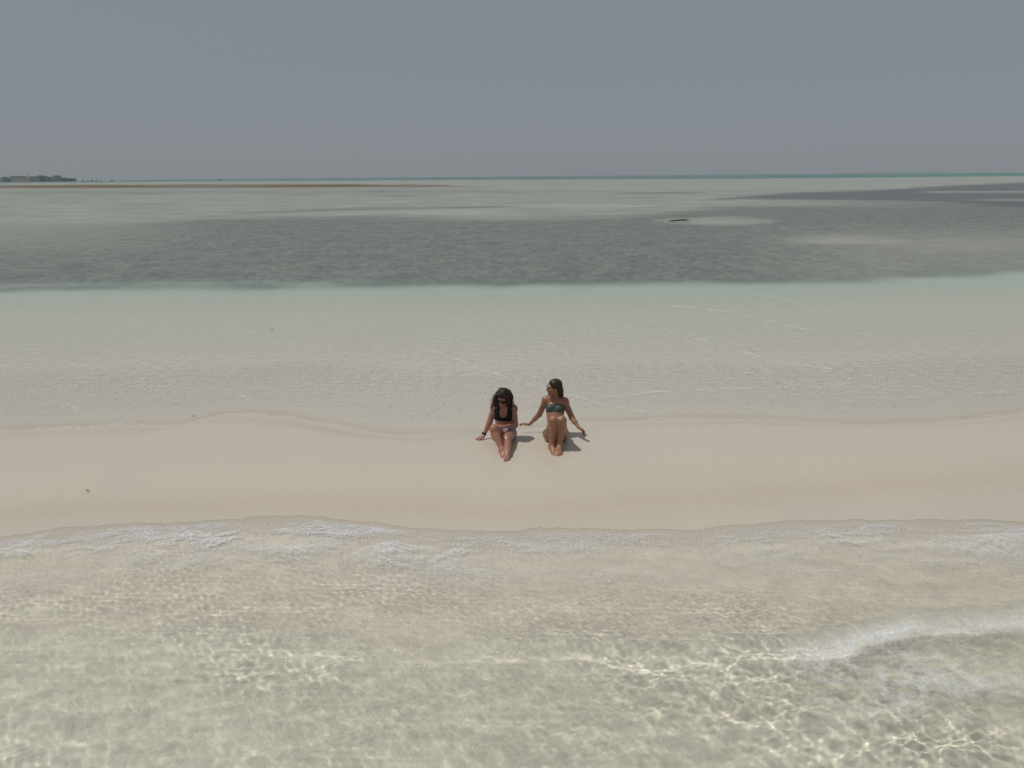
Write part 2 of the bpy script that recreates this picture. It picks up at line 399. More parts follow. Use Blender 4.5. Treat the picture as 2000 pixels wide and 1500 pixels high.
GZW = gz - np.where(WY > 40, 3.5*(1 - sstep(np.interp(uw, [300, 1000, 1500], [3.0, 5.0, 7.3]), np.interp(uw, [300, 1000, 1500], [5.0, 7.0, 9.3]), hw)), 0)
foam_glint = np.where(WY < (se+fa)*0.5, foam_glint*sstep(-0.02, 0.10, -dfo)*np.where(dfo > -1.2, np.clip(0.95 + 1.4*fbm(qx*1.4, qy*2.2, 4, 44), 0, 1), 1), foam_glint)
water = grid_mesh('water', WX, WY, WZ, dict(foam_glint=foam_glint, spark=np.exp(-((dsw+0.02)/0.16)**2)*(1-0.7*right)*np.clip(0.3+3.0*fbm(WX*1.1, WY*0.4, 3, 97), 0, 1), depth=np.clip(WZ - np.where(WY > 40, np.interp(WY, [40, 41], [0, 0]) + GZW, gz), 0, 9)))
water['kind'] = 'structure'
water.cycles.is_caustics_caster = True

def water_material():
    m, nt = new_mat('water')
    geo = N(nt, 'ShaderNodeNewGeometry')
    sep = N(nt, 'ShaderNodeSeparateXYZ'); link(nt, geo.outputs['Position'], sep.inputs[0])
    far = N(nt, 'ShaderNodeMapRange'); far.inputs['From Min'].default_value = 8; far.inputs['From Max'].default_value = 24
    link(nt, sep.outputs['Y'], far.inputs['Value'])
    mp = N(nt, 'ShaderNodeMapping'); mp.inputs['Scale'].default_value = (0.5, 1, 1); link(nt, geo.outputs['Position'], mp.inputs['Vector'])
    n1 = N(nt, 'ShaderNodeTexNoise', Scale=5.0, Detail=6.0, Roughness=0.65); link(nt, mp.outputs[0], n1.inputs['Vector'])
    n0 = N(nt, 'ShaderNodeTexNoise', Scale=26.0, Detail=3.0, Roughness=0.6); link(nt, geo.outputs['Position'], n0.inputs['Vector'])
    b0 = N(nt, 'ShaderNodeBump', Strength=0.45, Distance=0.01); link(nt, n0.outputs[0], b0.inputs['Height'])
    mpL = N(nt, 'ShaderNodeMapping'); mpL.inputs['Scale'].default_value = (0.35, 1, 1); link(nt, geo.outputs['Position'], mpL.inputs['Vector'])
    nL = N(nt, 'ShaderNodeTexNoise', Scale=2.2, Detail=9.0, Roughness=0.68); link(nt, mpL.outputs[0], nL.inputs['Vector'])
    bL = N(nt, 'ShaderNodeBump', Distance=0.09); link(nt, nL.outputs[0], bL.inputs['Height']); link(nt, b0.outputs[0], bL.inputs['Normal'])
    farL = N(nt, 'ShaderNodeMapRange'); farL.inputs['From Min'].default_value = 16; farL.inputs['From Max'].default_value = 40
    link(nt, sep.outputs['Y'], farL.inputs['Value']); link(nt, farL.outputs[0], bL.inputs['Strength'])
    sp = N(nt, 'ShaderNodeAttribute', _attribute_name='spark')
    nS = N(nt, 'ShaderNodeTexNoise', Scale=45.0, Detail=2.0); link(nt, geo.outputs['Position'], nS.inputs['Vector'])
    bS = N(nt, 'ShaderNodeBump', Distance=0.10); link(nt, nS.outputs[0], bS.inputs['Height']); link(nt, sp.outputs['Fac'], bS.inputs['Strength'])
    b1 = N(nt, 'ShaderNodeBump', Distance=0.12); link(nt, n1.outputs[0], b1.inputs['Height']); link(nt, bL.outputs[0], b1.inputs['Normal'])
    link(nt, far.outputs[0], b1.inputs['Strength'])
    fr = N(nt, 'ShaderNodeFresnel', IOR=1.33); link(nt, b1.outputs[0], fr.inputs['Normal'])
    lim = N(nt, 'ShaderNodeMapRange'); lim.inputs['From Max'].default_value = 1.0; lim.inputs['To Max'].default_value = 0.78
    link(nt, fr.outputs[0], lim.inputs['Value'])
    # the water takes its colour from how deep it stands at each place
    dp = N(nt, 'ShaderNodeAttribute', _attribute_name='depth')
    tint = N(nt, 'ShaderNodeCombineColor')
    for i, k in enumerate((0.22, 0.045, 0.068)):
        mu = N(nt, 'ShaderNodeMath', _operation='MULTIPLY'); mu.inputs[1].default_value = -k; link(nt, dp.outputs['Fac'], mu.inputs[0])
        ex = N(nt, 'ShaderNodeMath', _operation='EXPONENT'); link(nt, mu.outputs[0], ex.inputs[0]); link(nt, ex.outputs[0], tint.inputs[i])
    rfr = N(nt, 'ShaderNodeBsdfRefraction', Roughness=0.0); rfr.inputs['IOR'].default_value = 1.33
    link(nt, b1.outputs[0], rfr.inputs['Normal']); 
    gain = N(nt, 'ShaderNodeMix', _data_type='RGBA', _blend_type='MULTIPLY', Factor=1.0, B=(1.28, 1.28, 1.28, 1)); gain.clamp_result = False
    link(nt, tint.outputs[0], gain.inputs['A']); link(nt, gain.outputs['Result'], rfr.inputs['Color'])
    tr = N(nt, 'ShaderNodeBsdfTransparent'); link(nt, tint.outputs[0], tr.inputs['Color'])
    # (a film of a centimetre or two hardly bends light: plain transparent, broken up where it begins)
    nd = N(nt, 'ShaderNodeTexNoise', Scale=75.0, Detail=0.0, Roughness=0.5); link(nt, geo.outputs['Position'], nd.inputs['Vector'])
    ns_ = N(nt, 'ShaderNodeMapRange'); ns_.inputs['From Min'].default_value = 8.0; ns_.inputs['From Max'].default_value = 8.5
    ns_.inputs['To Min'].default_value = 75.0; ns_.inputs['To Max'].default_value = 34.0; link(nt, sep.outputs['Y'], ns_.inputs['Value']); link(nt, ns_.outputs[0], nd.inputs['Scale'])
    nm_ = N(nt, 'ShaderNodeMapRange'); nm_.inputs['From Min'].default_value = 0.3; nm_.inputs['From Max'].default_value = 0.7
    nm_.inputs['To Min'].default_value = 0.008; nm_.inputs['To Max'].default_value = 0.050; link(nt, nd.outputs[0], nm_.inputs['Value'])
    th = N(nt, 'ShaderNodeMath', _operation='GREATER_THAN'); link(nt, dp.outputs['Fac'], th.inputs[0]); link(nt, nm_.outputs[0], th.inputs[1])
    rf = N(nt, 'ShaderNodeMixShader'); link(nt, th.outputs[0], rf.inputs[0]); link(nt, tr.outputs[0], rf.inputs[1]); link(nt, rfr.outputs[0], rf.inputs[2])
    link(nt, b1.outputs[0], bS.inputs['Normal'])
    gl = N(nt, 'ShaderNodeBsdfGlossy', Roughness=0.13); link(nt, bS.outputs[0], gl.inputs['Normal'])
    mx = N(nt, 'ShaderNodeMixShader'); link(nt, lim.outputs[0], mx.inputs[0]); link(nt, rf.outputs[0], mx.inputs[1]); link(nt, gl.outputs[0], mx.inputs[2])
    fa_ = N(nt, 'ShaderNodeAttribute', _attribute_name='foam_glint')
    nf = N(nt, 'ShaderNodeTexNoise', Scale=38.0, Detail=5.0, Roughness=0.75); link(nt, geo.outputs['Position'], nf.inputs['Vector'])
    fm = N(nt, 'ShaderNodeMath', _operation='SUBTRACT'); fm.inputs[1].default_value = 0.30; link(nt, nf.outputs[0], fm.inputs[0])
    fm2 = N(nt, 'ShaderNodeMath', _operation='MULTIPLY', _use_clamp=True); link(nt, fm.outputs[0], fm2.inputs[0]); link(nt, fa_.outputs['Fac'], fm2.inputs[1])
    fm3 = N(nt, 'ShaderNodeMath', _operation='MULTIPLY', _use_clamp=True); fm3.inputs[1].default_value = 3.0; link(nt, fm2.outputs[0], fm3.inputs[0])
    df = N(nt, 'ShaderNodeBsdfDiffuse'); df.inputs['Color'].default_value = (0.76, 0.77, 0.79, 1)
    mx2 = N(nt, 'ShaderNodeMixShader'); link(nt, fm3.outputs[0], mx2.inputs[0]); link(nt, mx.outputs[0], mx2.inputs[1]); link(nt, df.outputs[0], mx2.inputs[2])
    o = N(nt, 'ShaderNodeOutputMaterial'); link(nt, mx2.outputs[0], o.inputs['Surface'])
    return m
water.data.materials.append(water_material())

# ------------------------------------------------------------------ people
import openvdb
def V(*a): return np.array(a, float)
def unit(v): return v/np.linalg.norm(v)
class Field:
    """signed distance field sampled on a grid; shapes melt together"""
    def __init__(s, lo, hi, vox=0.004):
        s.vox = vox; s.lo = np.array(lo, float)
        s.n = np.ceil((np.array(hi)-s.lo)/vox).astype(int)
        s.a = np.full(s.n, 0.1, np.float32)
    def copy(s):
        c = Field.__new__(Field); c.vox = s.vox; c.lo = s.lo; c.n = s.n; c.a = s.a.copy(); return c
    def box(s, lo, hi):
        i0 = np.clip(((lo-s.lo)/s.vox).astype(int), 0, s.n); i1 = np.clip(((hi-s.lo)/s.vox).astype(int)+2, 0, s.n)
        ax = [s.lo[k] + s.vox*np.arange(i0[k], i1[k], dtype=np.float32) for k in range(3)]
        return tuple(slice(i0[k], i1[k]) for k in range(3)), np.meshgrid(*ax, indexing='ij', sparse=True)
    def put(s, sl, d, k):
        a = s.a[sl]
        if k <= 0: s.a[sl] = np.minimum(a, d)
        else:
            h = np.maximum(k - np.abs(a-d), 0)/k
            s.a[sl] = np.minimum(a, d) - h*h*k*0.25
    def cone(s, a, b, ra, rb, k=0.02):
        a = np.asarray(a, float); b = np.asarray(b, float); m = max(ra, rb) + 0.03 + k
        sl, (X, Y, Z) = s.box(np.minimum(a, b)-m, np.maximum(a, b)+m)
        ab = b-a; L = max(ab@ab, 1e-12)
        t = np.clip(((X-a[0])*ab[0] + (Y-a[1])*ab[1] + (Z-a[2])*ab[2])/L, 0, 1)
        d = np.sqrt((X-a[0]-t*ab[0])**2 + (Y-a[1]-t*ab[1])**2 + (Z-a[2]-t*ab[2])**2) - (ra + (rb-ra)*t)
        s.put(sl, d, k)
    def ell(s, c, r, R=None, k=0.02, sub=False):
        c = np.asarray(c, float); r = np.asarray(r, float); m = r.max() + 0.03 + k
        R = np.eye(3) if R is None else np.asarray(R)       # rows = local axes
        sl, (X, Y, Z) = s.box(c-m, c+m)
        dx, dy, dz = X-c[0], Y-c[1], Z-c[2]
        q = [R[i][0]*dx + R[i][1]*dy + R[i][2]*dz for i in range(3)]
        k0 = np.sqrt(sum((q[i]/r[i])**2 for i in range(3)))
        k1 = np.sqrt(sum((q[i]/r[i]**2)**2 for i in range(3))) + 1e-9
        d = np.where(k0 < 0.3, (k0-1)*r.min(), k0*(k0-1)/k1)
        if sub:
            a = s.a[sl]; b = -d; h = np.maximum(k - np.abs(a-b), 0)/k
            s.a[sl] = np.maximum(a, b) + h*h*k*0.25
        else: s.put(sl, d, k)
    def coords(s):
        return np.meshgrid(*[s.lo[k] + s.vox*np.arange(s.n[k], dtype=np.float32) for k in range(3)], indexing='ij', sparse=True)
    def mesh(s, name, mat, parent=None, smooth=0):
        g = openvdb.FloatGrid(0.1); g.copyFromArray(np.ascontiguousarray(np.clip(s.a, -0.1, 0.1)))
        p, q = g.convertToQuads(0.0)
        p = p*s.vox + s.lo
        return raw_mesh(name, p, q[:, ::-1], mat, parent)
def raw_mesh(name, p, q, mat, parent=None):
    me = bpy.data.meshes.new(name)
    if isinstance(q, np.ndarray):
        me.vertices.add(len(p)); me.vertices.foreach_set('co', np.asarray(p, np.float32).ravel())
        me.loops.add(q.size); me.loops.foreach_set('vertex_index', q.astype(np.int32).ravel())
        me.polygons.add(len(q)); me.polygons.foreach_set('loop_start', np.arange(len(q), dtype=np.int32)*q.shape[1])
        me.update(calc_edges=True); me.validate()
    else:
        me.from_pydata([tuple(x) for x in p], [], q); me.update()
    me.polygons.foreach_set('use_smooth', np.ones(len(me.polygons), bool))
    me.materials.append(mat)
    o = bpy.data.objects.new(name, me); COL.objects.link(o)
    if parent is not None:
        o.parent = parent; o.matrix_parent_inverse = parent.matrix_world.inverted() if False else Matrix.Translation(-parent.location)
    return o
def tag(o, label=None, cat=None, group=None, kind=None):
    if label: o['label'] = label
    if cat: o['category'] = cat
    if group: o['group'] = group
    if kind: o['kind'] = kind
    return o
def empty(name, loc):
    o = bpy.data.objects.new(name, None); COL.objects.link(o); o.location = loc; o.empty_display_size = 0.1
    return o
def tubes(paths, sides=6):
    """many tapered tubes in one vertex list: paths = [(points, radii)]"""
    vs, fs = [], []
    for pts, rad in paths:
        pts = np.asarray(pts, float); n = len(pts); base = len(vs)
        for i in range(n):
            t = unit(pts[min(i+1, n-1)] - pts[max(i-1, 0)] + 1e-9)
            a = unit(np.cross(t, V(0.31, 0.2, 0.93))); b = np.cross(t, a)
            for j in range(sides):
                w = 2*math.pi*j/sides
                vs.append(pts[i] + rad[i]*(a*math.cos(w) + b*math.sin(w)))
        for i in range(n-1):
            for j in range(sides):
                fs.append((base+i*sides+j, base+i*sides+(j+1) % sides, base+(i+1)*sides+(j+1) % sides, base+(i+1)*sides+j))
        fs.append(tuple(base+j for j in range(sides))[::-1]); fs.append(tuple(base+(n-1)*sides+j for j in range(sides)))
    return vs, fs

def plain(name, col, rough=0.6, bump=None, spec=0.5, metal=0.0, sss=0.0):
    m, nt = new_mat(name)
    p = N(nt, 'ShaderNodeBsdfPrincipled', Roughness=rough, Metallic=metal)
    p.inputs['Specular IOR Level'].default_value = spec
    p.inputs['Base Color'].default_value = (*col, 1)
    if sss:
        p.inputs['Subsurface Weight'].default_value = sss; p.inputs['Subsurface Radius'].default_value = (0.012, 0.004, 0.002)
        p.inputs['Subsurface Scale'].default_value = 1.0
    geo = N(nt, 'ShaderNodeNewGeometry')
    n = N(nt, 'ShaderNodeTexNoise', Scale=bump[0] if bump else 30.0, Detail=4.0); link(nt, geo.outputs['Position'], n.inputs['Vector'])
    mr = N(nt, 'ShaderNodeMapRange'); mr.inputs['To Min'].default_value = 0.88; mr.inputs['To Max'].default_value = 1.12; link(nt, n.outputs[0], mr.inputs['Value'])
    mx = N(nt, 'ShaderNodeMix', _data_type='RGBA', _blend_type='MULTIPLY', Factor=1.0, A=(*col, 1)); link(nt, mr.outputs[0], mx.inputs['B'])
    link(nt, mx.outputs['Result'], p.inputs['Base Color'])
    if bump:
        b = N(nt, 'ShaderNodeBump', Strength=0.6, Distance=bump[1]); link(nt, n.outputs[0], b.inputs['Height']); link(nt, b.outputs[0], p.inputs['Normal'])
    o = N(nt, 'ShaderNodeOutputMaterial'); link(nt, p.outputs[0], o.inputs['Surface'])
    return m
def skin_material(name, col):
    m = plain(name, col, 0.38, None, 0.5, 0, 0.06)
    nt = m.node_tree; p = [n for n in nt.nodes if n.type == 'BSDF_PRINCIPLED'][0]
    src = p.inputs['Base Color'].links[0].from_socket
    at = N(nt, 'ShaderNodeAttribute', _attribute_name='lip')
    mx = N(nt, 'ShaderNodeMix', _data_type='RGBA', B=(0.30, 0.085, 0.07, 1)); link(nt, at.outputs['Fac'], mx.inputs['Factor']); link(nt, src, mx.inputs['A'])
    at2 = N(nt, 'ShaderNodeAttribute', _attribute_name='brow')
    mx2 = N(nt, 'ShaderNodeMix', _data_type='RGBA', B=(0.05, 0.028, 0.02, 1)); link(nt, at2.outputs['Fac'], mx2.inputs['Factor']); link(nt, mx.outputs['Result'], mx2.inputs['A'])
    link(nt, mx2.outputs['Result'], p.inputs['Base Color'])
    return m
hair_mat = plain('dark_brown_hair', (0.028, 0.016, 0.011), 0.5, (90.0, 0.004), 0.25)
hair_mat2 = plain('brown_hair', (0.042, 0.022, 0.014), 0.45, (90.0, 0.003), 0.28)
black_cloth = plain('black_swim_fabric', (0.007, 0.007, 0.009), 0.7, (300.0, 0.001), 0.3)
green_cloth = plain('dark_green_swim_fabric', (0.054, 0.071, 0.067), 0.5, (300.0, 0.001), 0.4)
lens_mat = plain('dark_lens', (0.01, 0.008, 0.008), 0.08, None, 0.6)
metal_mat = plain('gold_metal', (0.55, 0.42, 0.25), 0.3, None, 0.5, 1.0)
strap_mat = plain('dark_watch_strap', (0.03, 0.022, 0.022), 0.5)
def striped_cloth():
    m, nt = new_mat('lilac_striped_fabric')
    geo = N(nt, 'ShaderNodeNewGeometry')
    w = N(nt, 'ShaderNodeTexWave', Scale=22.0, Distortion=1.0); w.bands_direction = 'X'; link(nt, geo.outputs['Position'], w.inputs['Vector'])
    mx = N(nt, 'ShaderNodeMix', _data_type='RGBA', A=(0.20, 0.13, 0.24, 1), B=(0.40, 0.30, 0.42, 1)); link(nt, w.outputs['Fac'], mx.inputs['Factor'])
    p = N(nt, 'ShaderNodeBsdfPrincipled', Roughness=0.7); link(nt, mx.outputs['Result'], p.inputs['Base Color'])
    o = N(nt, 'ShaderNodeOutputMaterial'); link(nt, p.outputs[0], o.inputs['Surface'])
    return m
lilac_cloth = striped_cloth()

def rot(v, ax, a):
    ax = unit(ax); return v*math.cos(a) + np.cross(ax, v)*math.sin(a) + ax*(ax@v)*(1-math.cos(a))

def hand(F, wrist, d, n, thumb_side, curl, spread=0.12, sc=0.92):
    """palm and five fingers. d: wrist to knuckles, n: out of the palm, thumb_side: unit vector"""
    d = unit(d); n = unit(n - d*(n@d)); s = np.cross(d, n)
    if s@thumb_side < 0: s = -s
    wrist = np.asarray(wrist, float)
    for i, off in enumerate((0.030, 0.010, -0.010, -0.028)):
        F.cone(wrist + s*off*0.45*sc, wrist + d*0.078*sc + s*off*sc, 0.014*sc, 0.0115*sc, 0.010)
    F.cone(wrist + s*0.010*sc + n*0.003, wrist + d*0.035*sc + s*0.028*sc + n*0.008, 0.014*sc, 0.013*sc, 0.012)
    for i, (off, L) in enumerate(((0.031, 0.94), (0.010, 1.05), (-0.011, 0.98), (-0.030, 0.78))):
        p = wrist + d*(0.080 - abs(i-1)*0.004)*sc + s*off*sc
        v = unit(d + s*(off/0.03)*spread)
        c = curl[i]
        for ln, r0, r1, cc in ((0.042, 0.0092, 0.0082, c*0.5), (0.026, 0.0082, 0.0074, c), (0.020, 0.0074, 0.0062, c*0.7)):
            v = unit(v*math.cos(cc) + n*math.sin(cc)) if cc else v
            q = p + v*ln*L*sc
            F.cone(p, q, r0*sc, r1*sc, 0.003); p = q
    p = wrist + d*0.030*sc + s*0.026*sc + n*0.006; v = unit(d*0.75 + s*0.75 + n*0.25)
    for ln, r0, r1 in ((0.036, 0.0115, 0.0098), (0.030, 0.0096, 0.0075)):
        q = p + v*ln*sc; F.cone(p, q, r0*sc, r1*sc, 0.004); p = q; v = unit(v + d*0.35 + n*curl[4])

def foot(F, ankle, toe, side, gz, sc=1.0):
    """side: +1 when the big toe lies towards +x"""
    ankle = np.asarray(ankle, float); toe = np.asarray(toe, float)
    d = unit(V(toe[0]-ankle[0], toe[1]-ankle[1], 0)); s = V(-d[1], d[0], 0)
    if s[0]*side < 0: s = -s
    heel = V(ankle[0], ankle[1], gz + 0.030) - d*0.035
    ball = V(toe[0], toe[1], gz + 0.020) - d*0.055
    F.cone(ankle, heel, 0.034, 0.031, 0.03); F.cone(ankle - V(0, 0, 0.005), ball + s*0.014 + V(0, 0, 0.004), 0.034, 0.021, 0.03)
    F.cone(heel, ball - s*0.022, 0.028, 0.018, 0.02); F.cone(heel, ball + s*0.016, 0.028, 0.021, 0.02)
    F.cone(ankle - V(0, 0, .01), ball - s*0.01, 0.028, 0.019, 0.02)
    for i, (o, L, r) in enumerate(((0.026, 0.050, 0.0125), (0.009, 0.048, 0.009), (-0.005, 0.042, 0.0085), (-0.018, 0.035, 0.008), (-0.030, 0.026, 0.008))):
        b = ball + s*o; b[2] = gz + r + 0.004
        F.cone(b - d*0.02, b + d*L*0.55 + V(0, 0, 0.004), r*1.1, r, 0.006); F.cone(b + d*L*0.55 + V(0, 0, 0.004), b + d*L - V(0, 0, 0.002), r, r*0.9, 0.003)

def head(F, c, f, u, neck):
    f = unit(f); u = unit(u - f*(u@f)); r = np.cross(f, u)
    R = np.array([r, f, u])
    P = lambda a, b, e: c + r*a + f*b + u*e
    F.ell(P(0, -0.014, 0.026), (0.073, 0.090, 0.083), R, 0.03)
    F.ell(P(0, 0.030, -0.022), (0.058, 0.056, 0.080), R, 0.03)
    F.cone(P(-0.040, 0.005, -0.055), P(-0.012, 0.062, -0.092), 0.022, 0.018, 0.03)
    F.cone(P(0.040, 0.005, -0.055), P(0.012, 0.062, -0.092), 0.022, 0.018, 0.03)
    F.ell(P(0, 0.068, -0.092), (0.018, 0.016, 0.015), R, 0.015)
    F.ell(P(0, 0.078, 0.030), (0.048, 0.012, 0.014), R, 0.02)              # brow
    for sg in (-1, 1):
        F.ell(P(0.030*sg, 0.092, 0.004), (0.015, 0.012, 0.011), R, 0.01, sub=True)  # eye sockets
        F.ell(P(0.030*sg, 0.073, 0.003), (0.013, 0.012, 0.012), R, 0.004)       # eyelids
        F.ell(P(0.036*sg, 0.062, -0.028), (0.018, 0.016, 0.018), R, 0.02)      # cheeks
        F.ell(P(0.073*sg, -0.008, -0.008), (0.008, 0.019, 0.031), R, 0.006)     # ears
        F.cone(P(0.009*sg, 0.092, -0.030), P(0.009*sg, 0.088, -0.030), 0.0075, 0.0075, 0.006)
    F.cone(P(0, 0.082, 0.014), P(0, 0.107, -0.024), 0.0075, 0.0095, 0.012)  # nose
    F.ell(P(0, 0.086, -0.051), (0.023, 0.009, 0.0062), R, 0.004)
    F.ell(P(0, 0.084, -0.063), (0.020, 0.009, 0.0066), R, 0.004)
    F.cone(P(0, -0.03, -0.05), neck, 0.052, 0.050, 0.03)
    return P, R

def paint(o, P, R, c):
    me = o.data; n = len(me.vertices); co = np.empty(n*3, np.float32); me.vertices.foreach_get('co', co); co = co.reshape(-1, 3)
    q = (co - c)@R.T
    lip = np.exp(-((q[:, 0]/0.021)**4 + ((q[:, 2]+0.057)/0.011)**4))*(q[:, 1] > 0.07)
    brow = np.exp(-(((np.abs(q[:, 0])-0.031)/0.019)**4 + ((q[:, 2]-0.022-0.1*(0.03-np.abs(q[:, 0])))/0.0045)**4))*(q[:, 1] > 0.05)
    for k, v in (('lip', lip), ('brow', brow)):
        a = me.attributes.new(k, 'FLOAT', 'POINT'); a.data.foreach_set('value', v.astype(np.float32))

def glasses(P, parent, lens_r=0.027, rim=metal_mat):
    rims = []; lens_v = []; lens_f = []
    for sg in (-1, 1):
        ring = [P(0.032*sg + lens_r*math.cos(t), 0.098 - 6.0*(0.032*sg + lens_r*math.cos(t))**2*1.2, -0.001 + lens_r*0.86*math.sin(t)) for t in np.linspace(0, 2*math.pi, 21)]
        rims.append((ring, [0.0016 if rim is metal_mat else 0.003]*21))
        b = len(lens_v); lens_v += [p for p in ring[:-1]] + [P(0.032*sg, 0.104 - 7.2*0.032**2, -0.001)] + [P(0.032*sg, 0.094 - 7.2*0.032**2, -0.001)]
        for i in range(20):
            lens_f.append((b+i, b+(i+1) % 20, b+20)); lens_f.append((b+(i+1) % 20, b+i, b+21))
        rims.append(([P(0.057*sg, 0.078, 0.006), P(0.074*sg, 0.055, 0.006), P(0.078*sg, 0.0, 0.003), P(0.074*sg, -0.015, -0.008)], [0.0018]*4))
    rims.append(([P(-0.008, 0.100, 0.006), P(0, 0.106, 0.009), P(0.008, 0.100, 0.006)], [0.0014]*3))
    o = raw_mesh('sunglasses', *tubes(rims), rim, parent)
    l = raw_mesh('lens', lens_v, lens_f, lens_mat); l.parent = o
    return o

def shell(T, region, thick, name, mat, parent):
    """cloth: the layer just outside the torso, where region < 0"""
    c = T.copy(); c.a = np.maximum(np.maximum(T.a - thick, region), -(T.a + 0.006)).astype(np.float32)
    return c.mesh(name, mat, parent)

def torso(F, J, hips, slim=1.0):
    pel, wai, che, nec = J['pelvis'], J['waist'], J['chest'], J['neck']
    s = unit(J['shR'] - J['shL'])
    def frame(up):
        up = unit(up); x = unit(s - up*(s@up)); f = np.cross(x, up); return np.array([x, f, up])
    Rp, Rw, Rc = frame(wai - pel + 1e-6), frame(che - pel), frame(nec - wai)
    F.ell(pel, (0.158*slim, 0.10, 0.10), Rp, 0.04)
    for hp in (J['hipL'], J['hipR']): F.ell(hp, (0.090, 0.098, 0.092), Rp, 0.05)
    F.ell(wai, (0.108*slim, 0.076, 0.13), Rw, 0.06)
    F.ell((wai+che)/2, (0.112*slim, 0.080, 0.10), Rw, 0.06)
    F.ell(che, (0.128*slim, 0.085, 0.13), Rc, 0.05)
    up = Rc[2]; f = Rc[1]
    F.ell(che + up*0.07, (0.125*slim, 0.070, 0.075), Rc, 0.05)
    F.cone(J['shL'] + s*0.03, J['shR'] - s*0.03, 0.044, 0.044, 0.05)
    F.cone(nec - up*0.02, J['shL'] + up*0.005, 0.040, 0.040, 0.05); F.cone(nec - up*0.02, J['shR'] + up*0.005, 0.040, 0.040, 0.05)
    for g in (-1, 1):
        F.ell(che + s*0.062*g + f*0.060 - up*0.005, (0.052, 0.047, 0.050), Rc, 0.03)
    # collar bones
    for g, sh in ((-1, J['shL']), (1, J['shR'])):
        F.cone(nec + f*0.045 - up*0.025 + s*0.015*g, sh + f*0.025 + up*0.022, 0.008, 0.008, 0.02)
    return s, f, up, Rc

def limbs(F, J, gz):
    for g in 'LR':
        h, k, a = J['hip'+g], J['knee'+g], J['ank'+g]
        F.cone(h, k, 0.088, 0.052, 0.05)
        F.cone(h*0.6 + k*0.4 - V(0, 0, 0.01), k, 0.072, 0.050, 0.03)
        F.ell(k, (0.050, 0.052, 0.054), None, 0.03)
        F.cone(k, a, 0.046, 0.030, 0.03)
        back = unit(np.cross(np.cross(a-k, h-k), a-k)); back = back if back@(h-k) > 0 else -back
        m = k*0.68 + a*0.32 + back*0.018
        F.cone(k + back*0.006, m, 0.042, 0.046, 0.03); F.cone(m, a + back*0.01, 0.046, 0.026, 0.03)
        foot(F, a, J['toe'+g], 1 if g == 'L' else -1, gz)
        sh, e, w = J['sh'+g], J['el'+g], J['wr'+g]
        F.ell(sh, (0.048, 0.048, 0.050), None, 0.04)
        F.cone(sh, e, 0.043, 0.034, 0.03); F.cone(sh*0.55+e*0.45, e, 0.040, 0.033, 0.02)
        F.cone(e, w, 0.034, 0.022, 0.02); F.cone(e, e*0.55+w*0.45, 0.034, 0.033, 0.02)

GZP = 0.135   # the sand's height where they sit

# --- right-hand woman: green bandeau, face turned in profile, arms spread
J = dict(toeL=V(0.548, 8.505, 0), toeR=V(0.600, 8.495, 0), ankL=V(0.512, 8.690, 0.212), ankR=V(0.612, 8.690, 0.212),
         kneeL=V(0.536, 8.725, 0.548), kneeR=V(0.645, 8.725, 0.548), hipL=V(0.520, 9.040, 0.236), hipR=V(0.658, 9.040, 0.236),
         pelvis=V(0.590, 9.070, 0.240), waist=V(0.583, 9.175, 0.372), chest=V(0.592, 9.285, 0.520), neck=V(0.603, 9.345, 0.672),
         shL=V(0.463, 9.350, 0.628), shR=V(0.728, 9.320, 0.612), elL=V(0.380, 9.440, 0.390), wrL=V(0.244, 9.560, 0.200),
         elR=V(0.818, 9.220, 0.410), wrR=V(0.900, 9.085, 0.320))
woman_b = empty('person', (0.59, 9.05, GZP))
tag(woman_b, 'seated woman in a dark green strapless bikini, head turned in profile, arms spread', 'person', 'women sitting on the sandbank')
T = Field((0.10, 8.44, 0.10), (1.04, 9.75, 1.0))
s_, f_, up_, Rc = torso(T, J, None, 0.97)
Tb = T.copy()
hc = V(0.573, 9.290, 0.826)
P_, R_ = head(T, hc, V(-1, -0.22, -0.06), V(-0.03, -0.08, 1), J['neck'])
limbs(T, J, GZP)
hand(T, J['wrL'], V(-0.9, 0.1, 0.12), V(-0.1, -0.3, -1), V(0, -1, 0.2), (0.25, 0.45, 0.6, 0.7, 0.2))
hand(T, J['wrR'], V(0.75, -0.35, -0.5), V(-0.5, -0.6, -0.6), V(0.2, -0.7, -0.5), (0.6, 0.8, 0.9, 1.0, 0.4))
skin_b = skin_material('tanned_skin', (0.34, 0.160, 0.090))
b = T.mesh('body', skin_b, woman_b); paint(b, P_, R_, hc)
X, Y, Z = Tb.coords()
def along(v, o): return (X-o[0])*v[0] + (Y-o[1])*v[1] + (Z-o[2])*v[2]
t = along(up_, J['chest'])
shell(Tb, np.abs(t + 0.004) - 0.054, 0.0045, 'bikini_top', green_cloth, woman_b)
pu = unit(J['waist'] - J['pelvis']); t2 = along(pu, J['pelvis']); ss = along(s_, J['pelvis'])
pf = along(unit(np.cross(s_ - pu*(s_@pu), pu)), J['pelvis'])
shell(T, np.maximum(np.maximum(t2 - 0.040, pf - 0.14), -(t2 + 0.12 - 0.55*np.abs(ss) - 0.5*pf)), 0.0045, 'bikini_bottom', green_cloth, woman_b)
glasses(P_, woman_b, 0.024)
